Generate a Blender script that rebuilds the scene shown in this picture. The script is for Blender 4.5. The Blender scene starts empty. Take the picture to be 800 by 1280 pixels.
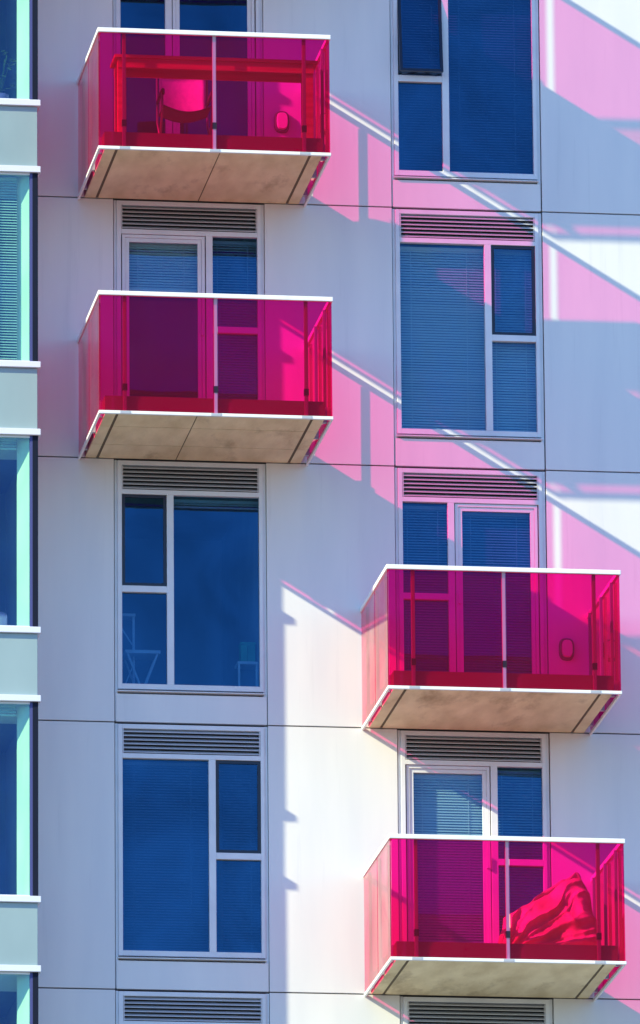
import bpy, math, random
from mathutils import Vector, Matrix, noise
random.seed(7)
S = bpy.context.scene
COL = S.collection

# ---------------------------------------------------------------- camera
cam_data = bpy.data.cameras.new('camera')
cam = bpy.data.objects.new('camera', cam_data); COL.objects.link(cam)
rx, ry, rz = 0.2505580, 0.0081980, -0.1405922
M = Matrix.Rotation(rz, 3, 'Z') @ Matrix.Rotation(rx, 3, 'X') @ Matrix.Rotation(ry, 3, 'Y')
right, fwd, up = M.col[0].copy(), M.col[1].copy(), M.col[2].copy()
CM = Matrix.Identity(4)
for i in range(3):
    CM[i][0] = right[i]; CM[i][1] = up[i]; CM[i][2] = -fwd[i]
CM.translation = Vector((-5.27974, -97.5392, -28.64614))
cam.matrix_world = CM
cam_data.sensor_fit = 'VERTICAL'; cam_data.sensor_height = 36.0
cam_data.lens = 11837.0325 / 1280.0 * 36.0
cam_data.clip_start = 1.0; cam_data.clip_end = 9000.0
S.camera = cam

# ---------------------------------------------------------------- light
SUN_TRAVEL = Vector((5.21, 1.955, -3.175)).normalized()
el = math.asin(-SUN_TRAVEL.z)
w = bpy.data.worlds.new('World'); S.world = w; w.use_nodes = True
nt = w.node_tree
sky = nt.nodes.new('ShaderNodeTexSky'); sky.sky_type = 'NISHITA'; sky.sun_disc = False
sky.sun_elevation = el
sky.sun_rotation = math.atan2(-SUN_TRAVEL.x, -SUN_TRAVEL.y)
sky.ozone_density = 3.0; sky.air_density = 1.0; sky.dust_density = 0.4
tint = nt.nodes.new('ShaderNodeMix'); tint.data_type = 'RGBA'; tint.blend_type = 'MULTIPLY'; tint.inputs['Factor'].default_value = 1.0
tint.inputs['B'].default_value = (.67, 1.0, 1.40, 1)          # white balance of a deep clear sky
nt.links.new(sky.outputs[0], tint.inputs['A']); nt.links.new(tint.outputs['Result'], nt.nodes['Background'].inputs[0])
nt.nodes['Background'].inputs[1].default_value = 0.132
sd = bpy.data.lights.new('sun', 'SUN'); sd.energy = 5.0; sd.angle = math.radians(0.42); sd.color = (1.0, 0.93, 0.60)
sun = bpy.data.objects.new('sun', sd); COL.objects.link(sun)
sun.rotation_euler = SUN_TRAVEL.to_track_quat('-Z', 'Y').to_euler()
sun.location = (-40, -30, 40)
S.view_settings.view_transform = 'Standard'; S.view_settings.look = 'None'
S.view_settings.gamma = 1.0; S.view_settings.use_curve_mapping = False
S.view_settings.exposure = 0.78
S.cycles.transparent_max_bounces = 40
S.cycles.max_bounces = 10; S.cycles.diffuse_bounces = 4; S.cycles.glossy_bounces = 5
S.cycles.sample_clamp_indirect = 6.0
S.cycles.caustics_reflective = False; S.cycles.caustics_refractive = False

# ---------------------------------------------------------------- materials
def mat(name, color, rough=0.5, spec=0.5, metal=0.0):
    m = bpy.data.materials.new(name); m.use_nodes = True
    b = m.node_tree.nodes['Principled BSDF']
    b.inputs['Base Color'].default_value = (*color, 1); b.inputs['Roughness'].default_value = rough
    b.inputs['Metallic'].default_value = metal; b.inputs['Specular IOR Level'].default_value = spec
    return m
def nodes(m): return m.node_tree.nodes, m.node_tree.links, m.node_tree.nodes['Principled BSDF']
def vary(m, c0, c1, scale=(1, 1, 1), detail=6, lo=0.35, hi=0.65, bump=0.0, bscale=40, nscale=1.0, rough=None):
    n, l, b = nodes(m)
    tc = n.new('ShaderNodeTexCoord'); mp = n.new('ShaderNodeMapping'); mp.inputs['Scale'].default_value = scale
    geo = n.new('ShaderNodeNewGeometry')
    l.new(geo.outputs['Position'], mp.inputs['Vector'])
    no = n.new('ShaderNodeTexNoise'); no.inputs['Scale'].default_value = nscale; no.inputs['Detail'].default_value = detail
    l.new(mp.outputs[0], no.inputs['Vector'])
    cr = n.new('ShaderNodeValToRGB'); cr.color_ramp.elements[0].position = lo; cr.color_ramp.elements[1].position = hi
    cr.color_ramp.elements[0].color = (*c0, 1); cr.color_ramp.elements[1].color = (*c1, 1)
    l.new(no.outputs['Fac'], cr.inputs[0]); l.new(cr.outputs[0], b.inputs['Base Color'])
    if rough:
        mr = n.new('ShaderNodeMapRange'); mr.inputs['To Min'].default_value = rough[0]; mr.inputs['To Max'].default_value = rough[1]
        l.new(no.outputs['Fac'], mr.inputs['Value']); l.new(mr.outputs[0], b.inputs['Roughness'])
    if bump:
        n2 = n.new('ShaderNodeTexNoise'); n2.inputs['Scale'].default_value = bscale; n2.inputs['Detail'].default_value = 5
        l.new(geo.outputs['Position'], n2.inputs['Vector'])
        bp = n.new('ShaderNodeBump'); bp.inputs['Strength'].default_value = bump; bp.inputs['Distance'].default_value = 0.01
        l.new(n2.outputs['Fac'], bp.inputs['Height']); l.new(bp.outputs[0], b.inputs['Normal'])
    return m

wall_m = vary(mat('white_cladding', (.75, .75, .75), .45, .4), (.70, .71, .72), (.78, .78, .77), (2.2, 1, .35), 5, .3, .7, .06, 3.0, 1.2, (.38, .55))
frame_m = vary(mat('white_aluminium', (.72, .74, .78), .35, .5), (.66, .69, .73), (.74, .76, .79), (3, 3, 3), 4)
rail_m = vary(mat('white_rail_paint', (.85, .85, .85), .3, .5), (.80, .81, .82), (.87, .87, .87), (4, 4, 4), 4)
post_m = mat('painted_post', (.50, .51, .54), .35, .5)
dpost_m = mat('grey_post', (.26, .26, .29), .4, .4)
joint_m = mat('joint_shadow_gap', (.10, .09, .10), .8)
flash_m = mat('grey_flashing', (.42, .44, .50), .4, .5)
louver_m = mat('louver_grey', (.50, .51, .54), .4, .5)
void_m = mat('dark_plenum', (.035, .035, .04), .8)
sash_m = mat('dark_sash', (.008, .011, .03), .3, .5)
black_m = mat('black_clamp', (.015, .015, .018), .4)
conc_m = vary(mat('cast_concrete', (.4, .36, .28), .85, .3), (.66, .54, .33), (.86, .74, .49), (1.5, .5, 1), 10, .30, .72, .45, 30, 3.1)
groove_m = mat('groove_shade', (.16, .13, .09), .9, .1)  # shade painted onto groove floors, too shallow to darken by themselves
stain_m = vary(mat('damp_concrete', (.2, .18, .14), .9, .2), (.28, .22, .14), (.62, .53, .36), (2, 2, 2), 8, .35, .7, .4, 25, 2.0)
blind_m = mat('blind_slat', (.55, .58, .62), .5)
bright_blind_m = mat('white_blind_slat', (.82, .80, .74), .5)
dim_blind_m = mat('dim_blind_slat', (.22, .22, .26), .5)
bblind_m = mat('grey_blind_slat', (.62, .68, .70), .5)
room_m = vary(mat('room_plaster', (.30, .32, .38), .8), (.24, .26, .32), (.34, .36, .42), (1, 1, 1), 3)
jamb_m = mat('white_jamb', (.82, .84, .84), .5)
spand_m = vary(mat('grey_spandrel', (.3, .38, .44), .45, .4), (.26, .36, .39), (.31, .42, .45), (1.5, 1, .8), 4, .3, .7)
bsill_m = mat('pale_sill', (.70, .73, .84), .4)
bpost_m = mat('dark_corner_post', (.008, .012, .03), .7, .15)
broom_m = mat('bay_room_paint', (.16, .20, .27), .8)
btrim_m = mat('violet_trim', (.07, .08, .24), .6, .2)
fascia_m = mat('dark_edge_flashing', (.20, .13, .14), .6, .2)
wood_m = vary(mat('oiled_wood', (.5, .3, .16), .5), (.42, .24, .12), (.60, .38, .22), (1.2, 14, 14), 6)
fabric_m = vary(mat('pale_canvas', (.7, .66, .58), .9, .2), (.66, .62, .55), (.76, .72, .64), (20, 20, 20), 3)
shaded_fabric_m = mat('shaded_canvas', (.09, .06, .08), .9, .2)  # seat canvas, its colour darkened for the shade of the table
metal_m = mat('tube_metal', (.22, .23, .26), .35, .5, .6)
tarp_m = vary(mat('cream_tarpaulin', (.6, .5, .4), .6, .3), (.46, .27, .18), (.70, .50, .36), (3, 3, 3), 4)
lamp_m = mat('opal_diffuser', (.75, .72, .68), .4)
lampb_m = mat('lamp_bezel', (.12, .12, .13), .4)
white_m = mat('white_furniture', (.7, .72, .74), .5)
green_m = mat('green_storage_box', (.05, .40, .22), .5)
leaf_m = vary(mat('leaf', (.05, .10, .05), .5), (.035, .07, .035), (.07, .12, .05), (20, 20, 20), 3)
pot_m = mat('violet_pot', (.18, .12, .42), .5)
chair_m = mat('violet_shell', (.22, .18, .50), .5)
ground_m = vary(mat('paving', (.36, .32, .26), .85), (.20, .185, .165), (.28, .26, .23), (.05, .05, .05), 8, .3, .7)
core_m = mat('sheathing', (.12, .12, .13), .8)
tower_m = vary(mat('tower_render', (.6, .6, .6), .6), (.62, .62, .62), (.70, .70, .70), (.3, .3, .3), 4)

def add_mottle(m, col, scale, lo, hi):
    n, l, b = nodes(m); src = b.inputs['Base Color'].links[0].from_socket
    geo = n.new('ShaderNodeNewGeometry'); mp = n.new('ShaderNodeMapping'); mp.inputs['Scale'].default_value = scale
    no = n.new('ShaderNodeTexNoise'); no.inputs['Scale'].default_value = 1.0; no.inputs['Detail'].default_value = 9; no.inputs['Roughness'].default_value = .65
    l.new(geo.outputs['Position'], mp.inputs['Vector']); l.new(mp.outputs[0], no.inputs['Vector'])
    mr = n.new('ShaderNodeMapRange'); mr.inputs['From Min'].default_value = lo; mr.inputs['From Max'].default_value = hi
    l.new(no.outputs['Fac'], mr.inputs['Value'])
    mx = n.new('ShaderNodeMix'); mx.data_type = 'RGBA'; l.new(mr.outputs[0], mx.inputs['Factor']); l.new(src, mx.inputs['A'])
    mx.inputs['B'].default_value = (*col, 1); l.new(mx.outputs['Result'], b.inputs['Base Color'])
add_mottle(conc_m, (.34, .25, .14), (2.3, .9, 2), .54, .78)
add_mottle(wall_m, (.60, .61, .62), (9, 1, .45), .58, .95)
add_mottle(rail_m, (.66, .67, .69), (3, 3, 3), .55, .85)

def glass(name, tint, gcol, boost, base, ior=1.5, rough=0.0, ripple=0.0, haze=.22, scatter=0.0):
    m = bpy.data.materials.new(name); m.use_nodes = True
    n, l = m.node_tree.nodes, m.node_tree.links
    n.clear()
    out = n.new('ShaderNodeOutputMaterial'); mix = n.new('ShaderNodeMixShader')
    tr = n.new('ShaderNodeBsdfTransparent'); gl = n.new('ShaderNodeBsdfGlossy')
    tr.inputs[0].default_value = (*tint, 1); gl.inputs[0].default_value = (*gcol, 1); gl.inputs['Roughness'].default_value = rough
    fr = n.new('ShaderNodeFresnel'); fr.inputs[0].default_value = ior
    geo = n.new('ShaderNodeNewGeometry')
    ma = n.new('ShaderNodeMath'); ma.operation = 'MULTIPLY_ADD'; ma.inputs[1].default_value = boost; ma.inputs[2].default_value = base
    l.new(fr.outputs[0], ma.inputs[0])
    inv = n.new('ShaderNodeMath'); inv.operation = 'SUBTRACT'; inv.inputs[0].default_value = 1.0; l.new(geo.outputs['Backfacing'], inv.inputs[1])
    mu = n.new('ShaderNodeMath'); mu.operation = 'MULTIPLY'; mu.use_clamp = True
    l.new(ma.outputs[0], mu.inputs[0]); l.new(inv.outputs[0], mu.inputs[1])
    dn = n.new('ShaderNodeTexNoise'); dn.inputs['Scale'].default_value = .9; dn.inputs['Detail'].default_value = 4; dn.inputs['Distortion'].default_value = 1.2
    l.new(geo.outputs['Position'], dn.inputs['Vector'])
    dm = n.new('ShaderNodeMapRange'); dm.inputs['From Min'].default_value = .3; dm.inputs['From Max'].default_value = .7
    dm.inputs['To Min'].default_value = 1 - haze; dm.inputs['To Max'].default_value = 1 + haze
    l.new(dn.outputs['Fac'], dm.inputs['Value'])
    m2 = n.new('ShaderNodeMath'); m2.operation = 'MULTIPLY'; m2.use_clamp = True
    l.new(mu.outputs[0], m2.inputs[0]); l.new(dm.outputs[0], m2.inputs[1])
    if ripple:
        no = n.new('ShaderNodeTexNoise'); no.inputs['Scale'].default_value = 1.3; no.inputs['Detail'].default_value = 1
        l.new(geo.outputs['Position'], no.inputs['Vector'])
        bp = n.new('ShaderNodeBump'); bp.inputs['Strength'].default_value = ripple; bp.inputs['Distance'].default_value = .02
        l.new(no.outputs['Fac'], bp.inputs['Height']); l.new(bp.outputs[0], gl.inputs['Normal'])
    l.new(m2.outputs[0], mix.inputs[0]); l.new(tr.outputs[0], mix.inputs[1]); l.new(gl.outputs[0], mix.inputs[2])
    res = mix
    if scatter:                                            # the coloured interlayer scatters a little
        tl = n.new('ShaderNodeBsdfTranslucent'); df = n.new('ShaderNodeBsdfDiffuse'); ms = n.new('ShaderNodeMixShader'); m3 = n.new('ShaderNodeMixShader')
        for k in (tl, df): k.inputs[0].default_value = (.95, .0, .10, 1)
        ms.inputs[0].default_value = .5; l.new(tl.outputs[0], ms.inputs[1]); l.new(df.outputs[0], ms.inputs[2])
        m3.inputs[0].default_value = scatter; l.new(mix.outputs[0], m3.inputs[1]); l.new(ms.outputs[0], m3.inputs[2]); res = m3
    l.new(res.outputs[0], out.inputs[0])
    return m
q = lambda c: tuple(math.sqrt(x) for x in c)      # a pane has two faces: each takes the root of the tint
pink_m = glass('magenta_glass', q((.97, .004, .31)), (1, .78, .74), 1.5, -.045, scatter=.055)
win_m = glass('blue_coated_glass', q((.34, .56, .72)), (.09, .34, .68), 2.0, .10, ripple=.15)
pale_m = glass('pale_coated_glass', q((.52, .72, .80)), (.10, .42, .85), 1.6, .07, ripple=.15)
bay_m = glass('green_tinted_glass', q((.62, .95, .76)), (.22, .42, .95), 1.8, .05, ripple=.1)

# ---------------------------------------------------------------- mesh helpers
class MB:
    def __init__(s): s.v = []; s.f = []; s.m = []
    def box(s, x0, x1, y0, y1, z0, z1, mi=0):
        return s.hexa([(x0, y0, z0), (x1, y0, z0), (x1, y1, z0), (x0, y1, z0), (x0, y0, z1), (x1, y0, z1), (x1, y1, z1), (x0, y1, z1)], mi)
    def hexa(s, p, mi=0):
        b = len(s.v); s.v += [tuple(a) for a in p]
        for f in ((0, 3, 2, 1), (4, 5, 6, 7), (0, 1, 5, 4), (1, 2, 6, 5), (2, 3, 7, 6), (3, 0, 4, 7)):
            s.f.append(tuple(b + i for i in f)); s.m.append(mi)
        return s
    def bar(s, a, b, wd, h=None, mi=0):
        a, b = Vector(a), Vector(b); h = h or wd
        d = (b - a).normalized(); r = d.cross(Vector((0, 0, 1)))
        if r.length < .01: r = Vector((1, 0, 0))
        r.normalize(); u = r.cross(d)
        r *= wd / 2; u *= h / 2
        return s.hexa([a - r - u, a + r - u, b + r - u, b - r - u, a - r + u, a + r + u, b + r + u, b - r + u], mi)
    def tube(s, pts, r, n=10, cap=True, mi=0):
        pts = [Vector(p) for p in pts]; b = len(s.v)
        rr = r if isinstance(r, (list, tuple)) else [r] * len(pts)
        for i, p in enumerate(pts):
            d = (pts[min(i + 1, len(pts) - 1)] - pts[max(i - 1, 0)]).normalized()
            x = d.cross(Vector((0, 0, 1)))
            if x.length < .05: x = d.cross(Vector((0, 1, 0)))
            x.normalize(); y = x.cross(d)
            for k in range(n):
                t = 2 * math.pi * k / n
                s.v.append(tuple(p + x * math.cos(t) * rr[i] + y * math.sin(t) * rr[i]))
        for i in range(len(pts) - 1):
            for k in range(n):
                k2 = (k + 1) % n
                s.f.append((b + i * n + k, b + (i + 1) * n + k, b + (i + 1) * n + k2, b + i * n + k2)); s.m.append(mi)
        if cap:
            s.f.append(tuple(b + k for k in range(n))); s.m.append(mi)
            s.f.append(tuple(b + (len(pts) - 1) * n + k for k in reversed(range(n)))); s.m.append(mi)
        return s
    def build(s, name, mats, parent=None, bevel=0, smooth=False, label=None):
        if not isinstance(mats, (list, tuple)): mats = [mats]
        me = bpy.data.meshes.new(name); me.from_pydata(s.v, [], s.f)
        for m in mats: me.materials.append(m)
        me.polygons.foreach_set('material_index', s.m)
        if smooth: me.polygons.foreach_set('use_smooth', [True] * len(s.f))
        me.update()
        o = bpy.data.objects.new(name, me); COL.objects.link(o); o.parent = parent
        if parent is not None:
            o.matrix_parent_inverse = world_of(parent).inverted()
        if bevel:
            b = o.modifiers.new('bevel', 'BEVEL'); b.width = bevel; b.segments = 2; b.limit_method = 'ANGLE'
        if label: o['label'] = label
        return o
def world_of(o):
    m = Matrix.LocRotScale(o.location, o.rotation_euler, o.scale)
    if o.parent is not None: m = world_of(o.parent) @ o.matrix_parent_inverse @ m
    return m
def empty(name, loc, label, cat, group=None):
    o = bpy.data.objects.new(name, None); COL.objects.link(o); o.location = loc; o.empty_display_size = .1
    o['label'] = label; o['category'] = cat
    if group: o['group'] = group
    return o

# ---------------------------------------------------------------- setting
GZ = -30.2
g = MB(); R_ = 4000
g.v = [(-R_, -R_, GZ), (R_, -R_, GZ), (R_, R_, GZ), (-R_, R_, GZ)]; g.f = [(0, 1, 2, 3)]; g.m = [0]
go = g.build('ground', ground_m); go['kind'] = 'structure'

# ---------------------------------------------------------------- tower
H = 2.9
XL, XR, W = 6.304, 9.344, 1.64          # left corner of each window column; width of a column
XE = 14.2                               # right end of the modelled facade
tower = empty('apartment_tower', (9.0, 0, GZ), 'white panelled apartment tower with blue windows, magenta glass balconies and a projecting bay', 'building')

# body of the building behind the cladding
MB().box(1.5, XE, 3.25, 14, GZ, 14).build('core_wall', tower_m, tower)
MB().box(1.5, XE, .06, 3.245, GZ, -4 * H - .02).build('lower_wall', tower_m, tower)
MB().box(1.5, XE, .06, 3.245, 2 * H + .02, 14).build('upper_wall', tower_m, tower)

ROWS = range(-1, 5)
T = .045                                # cladding thickness
G = .007                                # half joint width
def panel(x0, x1, z0, z1):
    o = MB().box(x0 + G, x1 - G, 0, T, z0 + G, z1 - G).build('wall_panel', wall_m, tower, bevel=.003)
    return o
for r in ROWS:
    zt = -(r - 1) * H; zb = zt - H
    panel(5.312, XL, zb, zt); panel(XL + W - .005, XR, zb, zt); panel(XR + W, XE, zb, zt)
    # sheathing seen dark inside the joints, and the party walls between rooms
    m = MB()
    for a, b in ((5.312, XL + .03), (XL + W - .035, XR + .03), (XR + W - .03, XE)):
        m.box(a, b, T + .006, 3.24, zb, zt)
    for a in (XL, XR):
        m.box(a + .031, a + W - .036, T + .006, 3.24, zb, zb + .30)
        m.box(a + .031, a + W - .036, .13, 3.24, zt - .04, zt)
    m.build('party_wall', core_m, tower)
for r in (-2, 5, 6, 7, 8, 9, 10):      # plain storeys out of frame: one panel band each
    zt = -(r - 1) * H; zb = max(zt - H, GZ)
    if zt <= GZ: continue
    for a, b in ((1.5, XL), (XL, XL + W), (XL + W, XR), (XR, XR + W), (XR + W, XE)): panel(a, b, zb, zt)

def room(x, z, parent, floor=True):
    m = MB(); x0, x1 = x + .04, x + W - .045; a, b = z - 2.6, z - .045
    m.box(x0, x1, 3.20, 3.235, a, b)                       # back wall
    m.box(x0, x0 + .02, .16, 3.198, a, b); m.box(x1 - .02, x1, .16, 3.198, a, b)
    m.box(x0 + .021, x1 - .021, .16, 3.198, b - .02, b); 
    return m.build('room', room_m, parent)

def blinds(x0, x1, z1, z0, parent, y=.15, mt=None, drop=1.0):
    m = MB(); pitch = .030; zend = z1 - (z1 - z0) * drop
    m.box(x0, x1, y - .015, y + .02, z1 - .035, z1)
    z = z1 - .05
    while z > zend + .02:
        dz = (.0132 if mt is bright_blind_m else .0095) + random.uniform(-.0008, .0008)
        m.hexa([(x0, y - .009, z - dz), (x1, y - .009, z - dz), (x1, y + .009, z + dz), (x0, y + .009, z + dz),
                (x0, y - .0092, z - dz + .0015), (x1, y - .0092, z - dz + .0015), (x1, y + .0088, z + dz + .0015), (x0, y + .0088, z + dz + .0015)])
        z -= pitch
    m.box(x0, x1, y - .012, y + .012, max(zend, z0), max(zend, z0) + .018)
    n = 2 if x1 - x0 > .5 else 1
    for i in range(n):
        xx = x0 + (x1 - x0) * ((.16, .80)[i] if n == 2 else .3)
        m.box(xx - .003, xx + .003, y - .0135, y - .0105, max(zend, z0), z1 - .03)
    return m.build('blind', mt or blind_m, parent)

FY0, FY1 = -.004, .075                  # frame: a touch proud of the cladding
PY = .045                               # pane
def frame_bar(m, x0, x1, z0, z1, y0=FY0, y1=FY1): m.box(x0, x1, y0, y1, z0, z1)

def louver(x0, x1, z0, z1, parent):
    m = MB(); n = 6; p = (z1 - z0) / n
    for i in range(n):
        z = z1 - (i + .5) * p
        m.hexa([(x0, -.002, z - .016), (x1, -.002, z - .016), (x1, .045, z + .012), (x0, .045, z + .012),
                (x0, -.002, z - .008), (x1, -.002, z - .008), (x1, .045, z + .020), (x0, .045, z + .020)])
    m.box(x0, x0 + .012, -.003, .05, z0, z1); m.box(x1 - .012, x1, -.003, .05, z0, z1)
    m.box(x0 + .0005, x1 - .0005, .06, .07, z0, z1, 1)
    return m.build('louver', [louver_m, void_m], parent)

def common(x, z, m):
    L, R = x + .031, x + W - .04
    frame_bar(m, L, x + .078, z - 2.535, z - .02); frame_bar(m, x + 1.56, R, z - 2.535, z - .02)
    frame_bar(m, x + .078, x + 1.56, z - .068, z - .02)
    m.box(x + .001, L, .022, .07, z - 2.88, z - .012); m.box(R, x + W - .003, .022, .07, z - 2.88, z - .012)
    frame_bar(m, x + .078, x + 1.56, z - .390, z - .338)
    return L, R
def spandrel(x, z, parent):
    MB().box(x + G + .004, x + W - .009, .004, T, z - 2.893, z - 2.588).build('spandrel', wall_m, parent, bevel=.003)
    MB().hexa([(x + .02, -.028, z - 2.565), (x + W - .03, -.028, z - 2.565), (x + W - .03, .07, z - 2.572), (x + .02, .07, z - 2.572),
               (x + .02, -.028, z - 2.556), (x + W - .03, -.028, z - 2.556), (x + W - .03, .07, z - 2.537), (x + .02, .07, z - 2.537)]).build('sill', frame_m, parent)

def sash(x0, x1, z0, z1, parent, tilt=0.0):
    """dark opening light hinged at its top"""
    e = .035
    def P(px, py, pz):
        dz = pz - z1; c, s = math.cos(tilt), math.sin(tilt)
        return (px, py + dz * s - (0), z1 + dz * c + 0) if tilt else (px, py, pz)
    m = MB()
    def bx(a, b, y0, y1, c, d):
        m.hexa([P(a, y0, c), P(b, y0, c), P(b, y1, c), P(a, y1, c), P(a, y0, d), P(b, y0, d), P(b, y1, d), P(a, y1, d)])
    y0, y1 = .012, .05
    bx(x0 + .004, x0 + e, y0, y1, z0 + .004, z1 - .004); bx(x1 - e, x1 - .004, y0, y1, z0 + .004, z1 - .004)
    bx(x0 + e, x1 - e, y0, y1, z1 - e, z1 - .004); bx(x0 + e, x1 - e, y0, y1, z0 + .004, z0 + e)
    if tilt:
        yb = y0 - (z1 - z0) * math.sin(tilt)
        m.bar((x0 + .05, .03, z0 + .02), (x1 - .2, yb + .03, z0 + .03), .014)
        m.bar((x1 - .05, .03, z0 + .02), (x0 + .2, yb + .03, z0 + .03), .014)
    o = m.build('sash', sash_m, parent)
    m2 = MB(); a, b, c, d = x0 + e, x1 - e, z0 + e, z1 - e
    m2.hexa([P(a, .028, c), P(b, .028, c), P(b, .034, c), P(a, .034, c), P(a, .028, d), P(b, .028, d), P(b, .034, d), P(a, .034, d)])
    m2.build('pane', win_m, parent)

def pane(x0, x1, z0, z1, parent, mt=None):
    return MB().box(x0 - .004, x1 + .004, PY, PY + .006, z0 - .004, z1 + .004).build('pane', mt or win_m, parent)

def window(x, row, small_left, blind=('big', 'low'), tilt=0.0, bdrop=1.0, bm=None, gm=None):
    z = -(row - 1) * H
    m = MB(); L, R = common(x, z, m)
    frame_bar(m, x + .078, x + 1.56, z - 2.535, z - 2.478)
    if small_left: s0, s1, b0, b1 = x + .078, x + .562, x + .636, x + 1.56; mu = (x + .562, x + .636)
    else: b0, b1, s0, s1 = x + .078, x + 1.002, x + 1.076, x + 1.56; mu = (x + 1.002, x + 1.076)
    frame_bar(m, mu[0], mu[1], z - 2.478, z - .390)
    frame_bar(m, s0, s1, z - 1.47, z - 1.40)
    root = m.build('window', frame_m, tower, bevel=.003)
    louver(x + .080, x + 1.558, z - .336, z - .070, root)
    sash(s0, s1, z - 1.40, z - .390, root, tilt)
    pane(b0, b1, z - 2.478, z - .390, root, gm); pane(s0, s1, z - 2.478, z - 1.47, root, gm)
    spandrel(x, z, root)
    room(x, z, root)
    if 'big' in blind: blinds(b0 - .015, b1 + .015, z - .40, z - 2.46, root, drop=bdrop, mt=bm)
    if 'low' in blind: blinds(s0 - .015, s1 + .015, z - .40, z - 2.46, root, mt=bm)
    return root

def door_window(x, row, door_left, side_blind=True, door_blind=True, drop=1.0):
    z = -(row - 1) * H
    def X(a, b): return (x + a, x + b) if door_left else (x + W - b, x + W - a)
    m = MB(); L, R = common(x, z, m)
    def fb(a, b, z0, z1, y0=FY0, y1=FY1):
        p = X(a, b); m.box(p[0], p[1], y0, y1, z0, z1)
    zb = z - H + .19                                        # top of the balcony slab
    MB()
    jl, jr = .078, 1.0
    if door_left: lo = .078; hi = 1.56
    else: lo = W - 1.56; hi = W - .078
    fb(1.0, 1.072, zb, z - .390); fb(1.072, hi, z - 1.47, z - 1.40); fb(1.072, hi, zb, zb + .07); fb(lo, 1.0, zb, zb + .03)
    root = m.build('balcony_window', frame_m, tower, bevel=.003)
    louver(x + .080, x + 1.558, z - .336, z - .070, root)
    s = X(1.072, hi); pane(s[0], s[1], zb + .07, z - 1.47, root); pane(s[0], s[1], z - 1.40, z - .390, root)
    # leaf with stepped frame
    d = MB()
    def db(a, b, z0, z1, y0, y1):
        p = X(a, b); d.box(p[0], p[1], y0, y1, z0, z1)
    a, b = lo + .012, .990
    for (e0, e1, y) in ((0, .034, .012), (.036, .078, .024)):
        db(a + e0, a + e1, zb + .035, z - .395 - e0, y, .07); db(b - e1, b - e0, zb + .035, z - .395 - e0, y, .07)
        db(a + e1, b - e1, z - .395 - e1, z - .395 - e0, y, .07); db(a + e1, b - e1, zb + .035 + e0, zb + .035 + e1, y, .07)
    d.build('door_leaf', frame_m, root, bevel=.002)
    p = X(a + .078, b - .078); pane(p[0], p[1], zb + .113, z - .473, root, pale_m if row in (1, 3) else None)
    hx = X(.955, .955)[0]
    MB().bar((hx, .02, z - 1.5), (hx, -.03, z - 1.5), .016).bar((hx, -.03, z - 1.37), (hx, -.03, z - 1.51), .018).build('handle', frame_m, root)
    room(x, z, root)
    if side_blind: blinds(s[0] - .015, s[1] + .015, z - .40, zb + .05, root)
    if door_blind: blinds(p[0] - .02, p[1] + .02, z - .46, zb + .12, root, y=.13, drop=drop, mt=bright_blind_m if row in (1, 3) else None)
    return root

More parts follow.
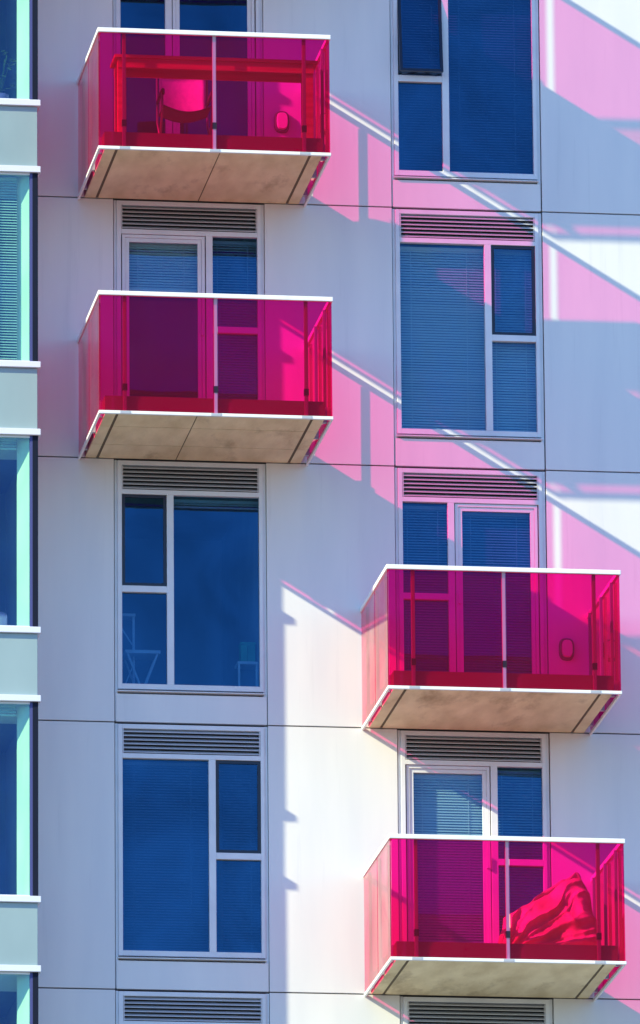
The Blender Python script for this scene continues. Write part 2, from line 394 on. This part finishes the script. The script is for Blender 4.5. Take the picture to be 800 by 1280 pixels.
# ---------------------------------------------------------------- balconies
BW, BD = 2.479, 1.955
def balcony(x, row, label, seams=(.5, 2)):
    z = -row * H
    yf = -BD
    # slab with recessed drip grooves and board joints on its underside
    i = .075; x0, x1, y0 = x + i, x + BW - i, yf + i
    m = MB(); zt = z + .185
    m.box(x0, x1, y0, -.002, z + .012, zt)
    gx = [x0, x0 + .115, x0 + .145, x0 + seams[0] * (x1 - x0) - .006, x0 + seams[0] * (x1 - x0) + .006, x1 - .145, x1 - .115, x1]
    gy = [y0, y0 + .55, y0 + .562, y0 + 1.30, y0 + 1.312, -.002]
    for a in (0, 2, 4, 6):
        for b in (0, 2, 4):
            m.box(gx[a], gx[a + 1], gy[b], gy[b + 1], z, z + .0115, 0)
    for a in (1, 3, 5): m.box(gx[a], gx[a + 1], y0, -.002, z + (.005 if a != 3 or seams[1] else .0003), z + .0118, 2 if a != 3 or seams[1] else 0)
    for b in (1, 3):
        for a in (0, 2, 4, 6): m.box(gx[a], gx[a + 1], gy[b], gy[b + 1], z + (.005 if seams[1] == 2 else .0003), z + .0118, 2 if seams[1] == 2 else 0)
    slab = m.build('balcony', [conc_m, stain_m, groove_m], tower, label=label)
    th = .006
    MB().box(x0 - .006, x1 + .006, y0 - .006, y0 - .0005, z + .02, zt - .002).box(x0 - .006, x0 - .0005, y0, -.003, z + .02, zt - .002).box(x1 + .0005, x1 + .006, y0, -.003, z + .02, zt - .002).build('edge_flashing', fascia_m, slab)
    # glass panels: two in front, two on each side
    zg0, zg1 = z + .002, z + 1.275
    cx = x + BW / 2
    def gp(*a): MB().box(*a).build('glass_panel', pink_m, slab)
    gp(x + .012, cx - .021, yf, yf + th * 2, zg0, zg1); gp(cx + .021, x + BW - .012, yf, yf + th * 2, zg0, zg1)
    ym = -1.0195
    for sx in (x, x + BW - th * 2):
        gp(sx, sx + th * 2, yf + .022, ym - .0165, zg0, zg1); gp(sx, sx + th * 2, ym + .0165, -.035, zg0, zg1)
    # rails
    m = MB(); t = .052
    m.box(x - .012, x + BW + .012, yf - .02, yf + t - .02, z + 1.262, z + 1.311)
    m.box(x - .012, x + t - .022, yf + t - .02, -.004, z + 1.262, z + 1.311)
    m.box(x + BW - t + .022, x + BW + .012, yf + t - .02, -.004, z + 1.262, z + 1.311)
    m.build('handrail', rail_m, slab, bevel=.006)
    m = MB(); b0, b1 = z - .030, z + .004
    m.box(x - .006, x + BW + .006, yf - .010, yf + .026, b0, b1)
    m.box(x - .006, x + .020, yf + .026, -.004, b0, b1); m.box(x + BW - .020, x + BW + .006, yf + .026, -.004, b0, b1)
    m.build('bottom_rail', rail_m, slab, bevel=.004)
    # posts behind the glass, carried by brackets fixed to the slab edge
    px = [(x + .275, 0), (cx, 0), (x + BW - .275, 0)]
    for a, _ in px:
        post = MB().box(a - .019, a + .019, yf + .022, yf + .060, z + .005, z + 1.262).build('post', post_m if a == cx else dpost_m, slab, bevel=.004)
        MB().box(a - .024, a + .024, yf + .0125, yf + .0645, z + .235, z + .305).build('clamp', black_m, slab)
        m = MB().box(a - .055, a + .055, yf - .013, yf + .012, z - .027, z + .001).box(a - .03, a + .03, yf + .030, yf + i + .02, z - .010, z + .0115)
        m.build('bracket', flash_m, slab)
    for sx, dr in ((x, 1), (x + BW, -1)):
        for yy in (-1.62, -.965, -.252):
            a, b = sorted((sx + dr * .020, sx + dr * .052))
            MB().box(a, b, yy - .015, yy + .015, z + .19, z + 1.262).build('post', dpost_m, slab, bevel=.004)
            a, b = sorted((sx + dr * .014, sx + dr * .071))
            MB().box(a, b, yy - .028, yy + .028, z + .02, z + .19).build('bracket', flash_m, slab)
    return slab

BXL, BXR = 5.9137, 8.9569
balcony(BXL, -1, 'magenta glass balcony in the left column above the picture, whose tinted shadow falls on the wall')
balcony(BXL, 0, 'uppermost visible magenta glass balcony, with a table and chair on it', (.53, 1))
balcony(BXL, 1, 'empty magenta glass balcony of the left column, directly under the one with the chair', (.42, 2))
balcony(BXR, 2, 'empty magenta glass balcony of the right column with an oval wall lamp', (.5, 0))
balcony(BXR, 3, 'lowest magenta glass balcony, holding a crumpled tarpaulin', (.5, 0))

door_window(XL, -1, True); door_window(XL, 0, False, False, False)
door_window(XL, 1, True, True, True, .25)
window(XL, 2, True, blind=('big',), bdrop=.045); window(XL, 3, False, bm=dim_blind_m); window(XL, 4, True)
window(XR, -1, False); window(XR, 0, True, tilt=.14, bm=dim_blind_m); window(XR, 1, False, bm=bright_blind_m, gm=pale_m)
door_window(XR, 2, False); door_window(XR, 3, True, True, True)
door_window(XR, 4, False)

def wall_lamp(x, z):
    m = MB(); n = 20
    def ring(a, b, y0, y1, mi):
        bs = len(m.v)
        for y, s in ((y0, 1), (y1, .9)):
            for k in range(n):
                t = 2 * math.pi * k / n
                c, sn = math.cos(t), math.sin(t)
                m.v.append((x + a * s * math.copysign(abs(c) ** .7, c), y, z + b * s * math.copysign(abs(sn) ** .7, sn)))
        for k in range(n):
            m.f.append((bs + k, bs + (k + 1) % n, bs + n + (k + 1) % n, bs + n + k)); m.m.append(mi)
        m.f.append(tuple(bs + n + k for k in range(n))); m.m.append(mi)
    ring(.085, .125, -.001, -.05, 1); ring(.06, .098, -.052, -.085, 0)
    m.build('wall_lamp', [lamp_m, lampb_m], tower)
wall_lamp(8.139, .918); wall_lamp(11.185, -4.886)

# ---------------------------------------------------------------- bay at the left
BY, BX = -1.04, 5.366
BL = 1.6
for r in range(-1, 6):
    z = -(r - 1) * H                    # lower sill of the spandrel above this window at z+.02
    wt, wb = z - .052, z - H + .76      # opening
    m = MB()                            # frame: corner post, head and base rails
    m.box(BX - .058, BX, BY, BY + .06, wb, wt, 1)
    m.box(BX - .087, BX - .058, BY + .006, BY + .06, wb, wt, 2)
    m.box(BL, BX - .087, BY + .01, BY + .05, wt - .02, wt); m.box(BL, BX - .087, BY + .01, BY + .05, wb, wb + .015)
    for xx in (4.1, 2.85): m.box(xx - .03, xx + .03, BY + .006, BY + .06, wb, wt)
    bay = m.build('bay_window', [frame_m, bpost_m, btrim_m], tower)
    MB().box(BL, BX - .086, BY + .022, BY + .028, wb, wt).build('pane', bay_m, bay)
    MB().hexa([(BX - .088, BY + .062, wb), (BX - .200, BY + .20, wb), (BX - .200, BY + .25, wb), (BX - .088, BY + .25, wb),
               (BX - .088, BY + .062, wt), (BX - .200, BY + .20, wt), (BX - .200, BY + .25, wt), (BX - .088, BY + .25, wt)]).build('jamb', jamb_m, bay)
    MB().box(BX - .06, BX - .004, BY + .062, -.003, wb, wt).build('side_wall', wall_m, bay)
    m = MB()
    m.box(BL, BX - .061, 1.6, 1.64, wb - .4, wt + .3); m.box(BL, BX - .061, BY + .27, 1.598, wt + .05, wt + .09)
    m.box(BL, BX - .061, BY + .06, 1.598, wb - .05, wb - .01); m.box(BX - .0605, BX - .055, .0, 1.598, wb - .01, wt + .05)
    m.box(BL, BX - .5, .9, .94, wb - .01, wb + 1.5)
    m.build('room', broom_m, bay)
    MB().box(BL, BX - .006, BY + .004, BY + .06, z + .022, z + .688).build('spandrel', spand_m, bay, bevel=.003)
    MB().box(BX - .055, BX - .006, BY + .0605, -.003, z + .022, z + .688).build('side_spandrel', wall_m, bay)
    for a, b in ((z - .050, z + .018), (z + .692, z + .758)):
        MB().box(BL, BX + .026, BY - .035, -.003, a, b).build('sill', bsill_m, bay, bevel=.004)
    if r == 1: blinds(4.2, BX - .21, wt - .02, wb + .03, bay, y=BY + .14, mt=bblind_m)
    if r in (2, 3): blinds(4.2, BX - .22, wt - .0, wb, bay, y=BY + .14, mt=bblind_m, drop=.06)
MB().box(1.5, BL - .001, BY, 0, -11.8, 5.8).build('bay_end_wall', wall_m, tower)
MB().box(1.5, BX - .05, BY, -.003, 7.0, 7.3).build('bay_roof', wall_m, tower)

# ---------------------------------------------------------------- things on the balconies
z0 = .185
t = empty('bar_table', (7.15, -1.55, z0), 'long wooden bar table behind the glass of the top balcony', 'table')
MB().box(6.10, 8.28, -1.83, -1.40, 1.03, 1.065).build('tabletop', wood_m, t, bevel=.004)
MB().box(6.14, 8.24, -1.80, -1.775, .93, 1.029).box(6.14, 8.24, -1.455, -1.43, .93, 1.029).build('apron', wood_m, t)
for a in (6.14, 8.15):
    for b in (-1.773, -1.545):
        MB().box(a, a + .09, b, b + .088, z0, 1.029).build('leg', wood_m, t, bevel=.004)

c = empty('folding_chair', (6.85, -.8, z0), 'folding canvas chair with dark arms standing behind the bar table', 'chair')
cx, cy = 6.95, -1.05
for s in (-1, 1):
    xx = cx + s * .27
    MB().tube([(xx, cy - .22, z0), (xx, cy + .22, z0 + .42), (xx, cy + .25, z0 + .95)], .013).build('frame', metal_m, c, smooth=True)
    MB().tube([(xx, cy + .22, z0), (xx, cy - .20, z0 + .42), (xx, cy - .22, z0 + .64)], .013).build('leg', metal_m, c, smooth=True)
    MB().tube([(xx, cy - .30, z0 + .60), (xx, cy - .26, z0 + .655), (xx, cy - .05, z0 + .66), (xx, cy + .22, z0 + .65)], [.014, .022, .022, .016]).build('armrest', black_m, c, smooth=True)
def sling(pts_fn, nu, nv, th, name, mt, parent, nrm):
    m = MB()
    for side in (0, 1):
        for i in range(nu + 1):
            for j in range(nv + 1):
                p = Vector(pts_fn(i / nu, j / nv)) + Vector(nrm) * th * side
                m.v.append(tuple(p))
    K = (nu + 1) * (nv + 1); w_ = nv + 1
    for i in range(nu):
        for j in range(nv):
            a = i * w_ + j
            m.f.append((a, a + 1, a + w_ + 1, a + w_)); m.f.append((K + a, K + a + w_, K + a + w_ + 1, K + a + 1)); m.m += [0, 0]
    for i in range(nu):
        for a, b in ((i * w_, (i + 1) * w_), (i * w_ + nv, (i + 1) * w_ + nv)):
            m.f.append((a, b, K + b, K + a)); m.m.append(0)
    for j in range(nv):
        for a in (j, nu * w_ + j):
            m.f.append((a, a + 1, K + a + 1, K + a)); m.m.append(0)
    return m.build(name, mt, parent, smooth=True)
sling(lambda u, v: (cx - .25 + .5 * u, cy + .20 + .05 * math.sin(math.pi * u), z0 + .52 + .45 * v), 12, 6, .006, 'backrest', fabric_m, c, (0, 1, 0))
sling(lambda u, v: (cx - .26 + .52 * u, cy - .22 + .42 * v, z0 + .50 - .07 * math.sin(math.pi * u)), 12, 6, .006, 'seat', shaded_fabric_m, c, (0, 0, 1))

# crumpled cover on the lowest balcony: a draped sheet, front skirt up to a crest and down behind
zf = -3 * H + z0
m = MB(); nx, ny = 130, 80
x0, x1 = 9.70, 11.27
def crest(x):
    if x < 10.30: return .10 + .09 * noise.noise(Vector((x * 5, 1, 2))) + .10 * max(0, (x - 9.9) / .4) ** 3 + max(0, (x - 10.22) / .08) * .20
    if x < 11.08: return .46 + .50 * (x - 10.30) / .78 + .03 * noise.noise(Vector((x * 6, 3, 1)))
    return .96 - ((x - 11.08) / .19) ** 2 * .45
def ridge(t): return abs(math.sin(t))
for j in range(ny + 1):
    for i in range(nx + 1):
        x = x0 + (x1 - x0) * i / nx; t = j / ny
        c = max(.03, crest(x))
        if t < .7:
            sv = t / .7; z = c * sv ** .9; y = -1.66 + (.22 + .42 * sv ** 1.4)
        else:
            sv = 1 - (t - .7) / .3; z = c * sv; y = -.98 + .5 * (1 - sv)
        a_, b_ = x - 10.45, z - .02
        ang = math.atan2(b_ + .10, a_ + .25)
        wv = noise.noise(Vector((x * 3.2, z * 3.2, 4.0)))
        w2 = noise.noise(Vector((x * 8, z * 8, 7.0)))
        f1 = ridge(ang * 10 + wv * 1.6 + 1.2 * math.hypot(a_, b_)); f2 = ridge(ang * 21 + wv * 2.4 + x * 3); f3 = abs(w2)
        g1 = abs(noise.noise(Vector((x * 2.4 + z, z * 2.4 - x, 1.5))))
        amp = min(1, c * 2.2)
        d = amp * (.22 * g1 + .10 * f1 ** .6 + .045 * f2 ** .6 + .05 * f3) * (1 - .35 * sv)
        if t < .7: y += d - .08 * amp
        z += amp * .03 * w2 * sv
        x2 = x + .03 * noise.noise(Vector((x * 4, z * 5, 11)))
        m.v.append((min(max(x2, x0), 11.30), y, zf + max(.006, z)))
for j in range(ny):
    for i in range(nx):
        a = j * (nx + 1) + i
        m.f += [(a, a + 1, a + nx + 2), (a, a + nx + 2, a + nx + 1)]; m.m += [0, 0]
o = m.build('tarpaulin', tarp_m, smooth=True)
sm = o.modifiers.new('thickness', 'SOLIDIFY'); sm.thickness = .006
o['label'] = 'crumpled pale tarpaulin heaped on the lowest balcony'; o['category'] = 'tarpaulin'

# ---------------------------------------------------------------- things seen inside the rooms
zf = -2 * H + .36
def trestle(xc, y, zb, h, wd, name, label, cat):
    t = empty(name, (xc, y, zb), label, cat)
    for dy in (-.14, .14):
        MB().bar((xc - wd / 2, y + dy, zb + h - .02), (xc + .02, y + dy, zb), .022).bar((xc + wd / 2, y + dy, zb + h - .02), (xc - .02, y + dy, zb), .022).build('leg', white_m, t)
    MB().box(xc - wd / 2 - .03, xc + wd / 2 + .03, y - .17, y + .17, zb + h - .02, zb + h + .015).build('seat', white_m, t)
    return t
trestle(XL + .33, .42, zf - .02, .50, .32, 'trestle_stool', 'white stool with V shaped legs behind the lower left pane of a window', 'stool')
t = empty('shelf_rack', (XL + .12, .5, zf), 'tall white rack standing at the left edge of the same window as the stool', 'rack')
for a in (XL + .08, XL + .24):
    MB().box(a, a + .025, .42, .445, zf - .02, zf + .92).build('upright', white_m, t)
MB().bar((XL + .10, .43, zf), (XL + .24, .43, zf + .35), .015).bar((XL + .10, .46, zf + .82), (XL + .24, .46, zf + .6), .015).box(XL + .08, XL + .27, .40, .60, zf + .9, zf + .93).build('shelf', white_m, t)
t = empty('side_table', (XL + 1.46, .4, zf), 'small white table holding a green box behind the big pane', 'table')
MB().box(XL + 1.36, XL + 1.58, .3, .55, zf + .38, zf + .41).build('tabletop', white_m, t)
for a in (XL + 1.365, XL + 1.555):
    MB().box(a, a + .022, .31, .332, zf - .02, zf + .38).build('leg', white_m, t)
o = MB().box(XL + 1.40, XL + 1.47, .34, .50, zf + .41, zf + .60).box(XL + 1.475, XL + 1.555, .34, .50, zf + .41, zf + .60).box(XL + 1.395, XL + 1.56, .33, .51, zf + .601, zf + .63).build('storage_box', green_m)
o['label'] = 'green lidded box on the small white table inside the window'; o['category'] = 'box'

t = empty('potted_plant', (5.02, -.62, .78), 'leafy dark plant in a violet pot behind the top bay window', 'plant')
MB().tube([(5.0, -.62, .76), (5.0, -.62, .93)], [.07, .10], 16).build('pot', pot_m, t, smooth=True)
m = MB()
for k in range(46):
    a = random.uniform(0, 6.28); r = random.uniform(.04, .20); zc = random.uniform(1.0, 1.45)
    p = Vector((5.0 + r * math.cos(a), -.62 + r * .7 * math.sin(a), zc)); d = Vector((math.cos(a), math.sin(a) * .7, random.uniform(-.9, .5))).normalized() * random.uniform(.05, .09)
    s_ = d.cross(Vector((0, 0, 1))).normalized() * .03; b = len(m.v)
    m.v += [tuple(p), tuple(p + d * .5 + s_), tuple(p + d), tuple(p + d * .5 - s_)]; m.f.append((b, b + 1, b + 2, b + 3)); m.m.append(0)
m.build('foliage', leaf_m, t)
m = MB()
for k in range(6):
    a = k * 1.05; m.tube([(5.0, -.62, .92), (5.0 + .06 * math.cos(a), -.62 + .05 * math.sin(a), 1.15), (5.0 + .13 * math.cos(a), -.62 + .1 * math.sin(a), 1.36)], .005, 5)
m.build('stem', leaf_m, t)

zc = -2 * H + .70
t = empty('tub_chair', (4.98, -.5, zc), 'rounded violet tub chair showing low behind a bay window', 'chair')
m = MB()
for k in range(9):
    a = math.radians(-20 + 220 * k / 8)
    pass
sling(lambda u, v: (4.93 + .17 * math.cos(math.radians(200 - 220 * u)), -.45 + .17 * math.sin(math.radians(200 - 220 * u)), zc + .05 + (.36 * math.sin(math.pi * (.12 + .76 * u)) ** .5) * v), 16, 6, .02, 'backrest', chair_m, t, (0, .3, .2))
MB().tube([(4.93, -.45, zc + .04), (4.93, -.45, zc + .12)], [.15, .15], 18).build('seat', chair_m, t, smooth=True)
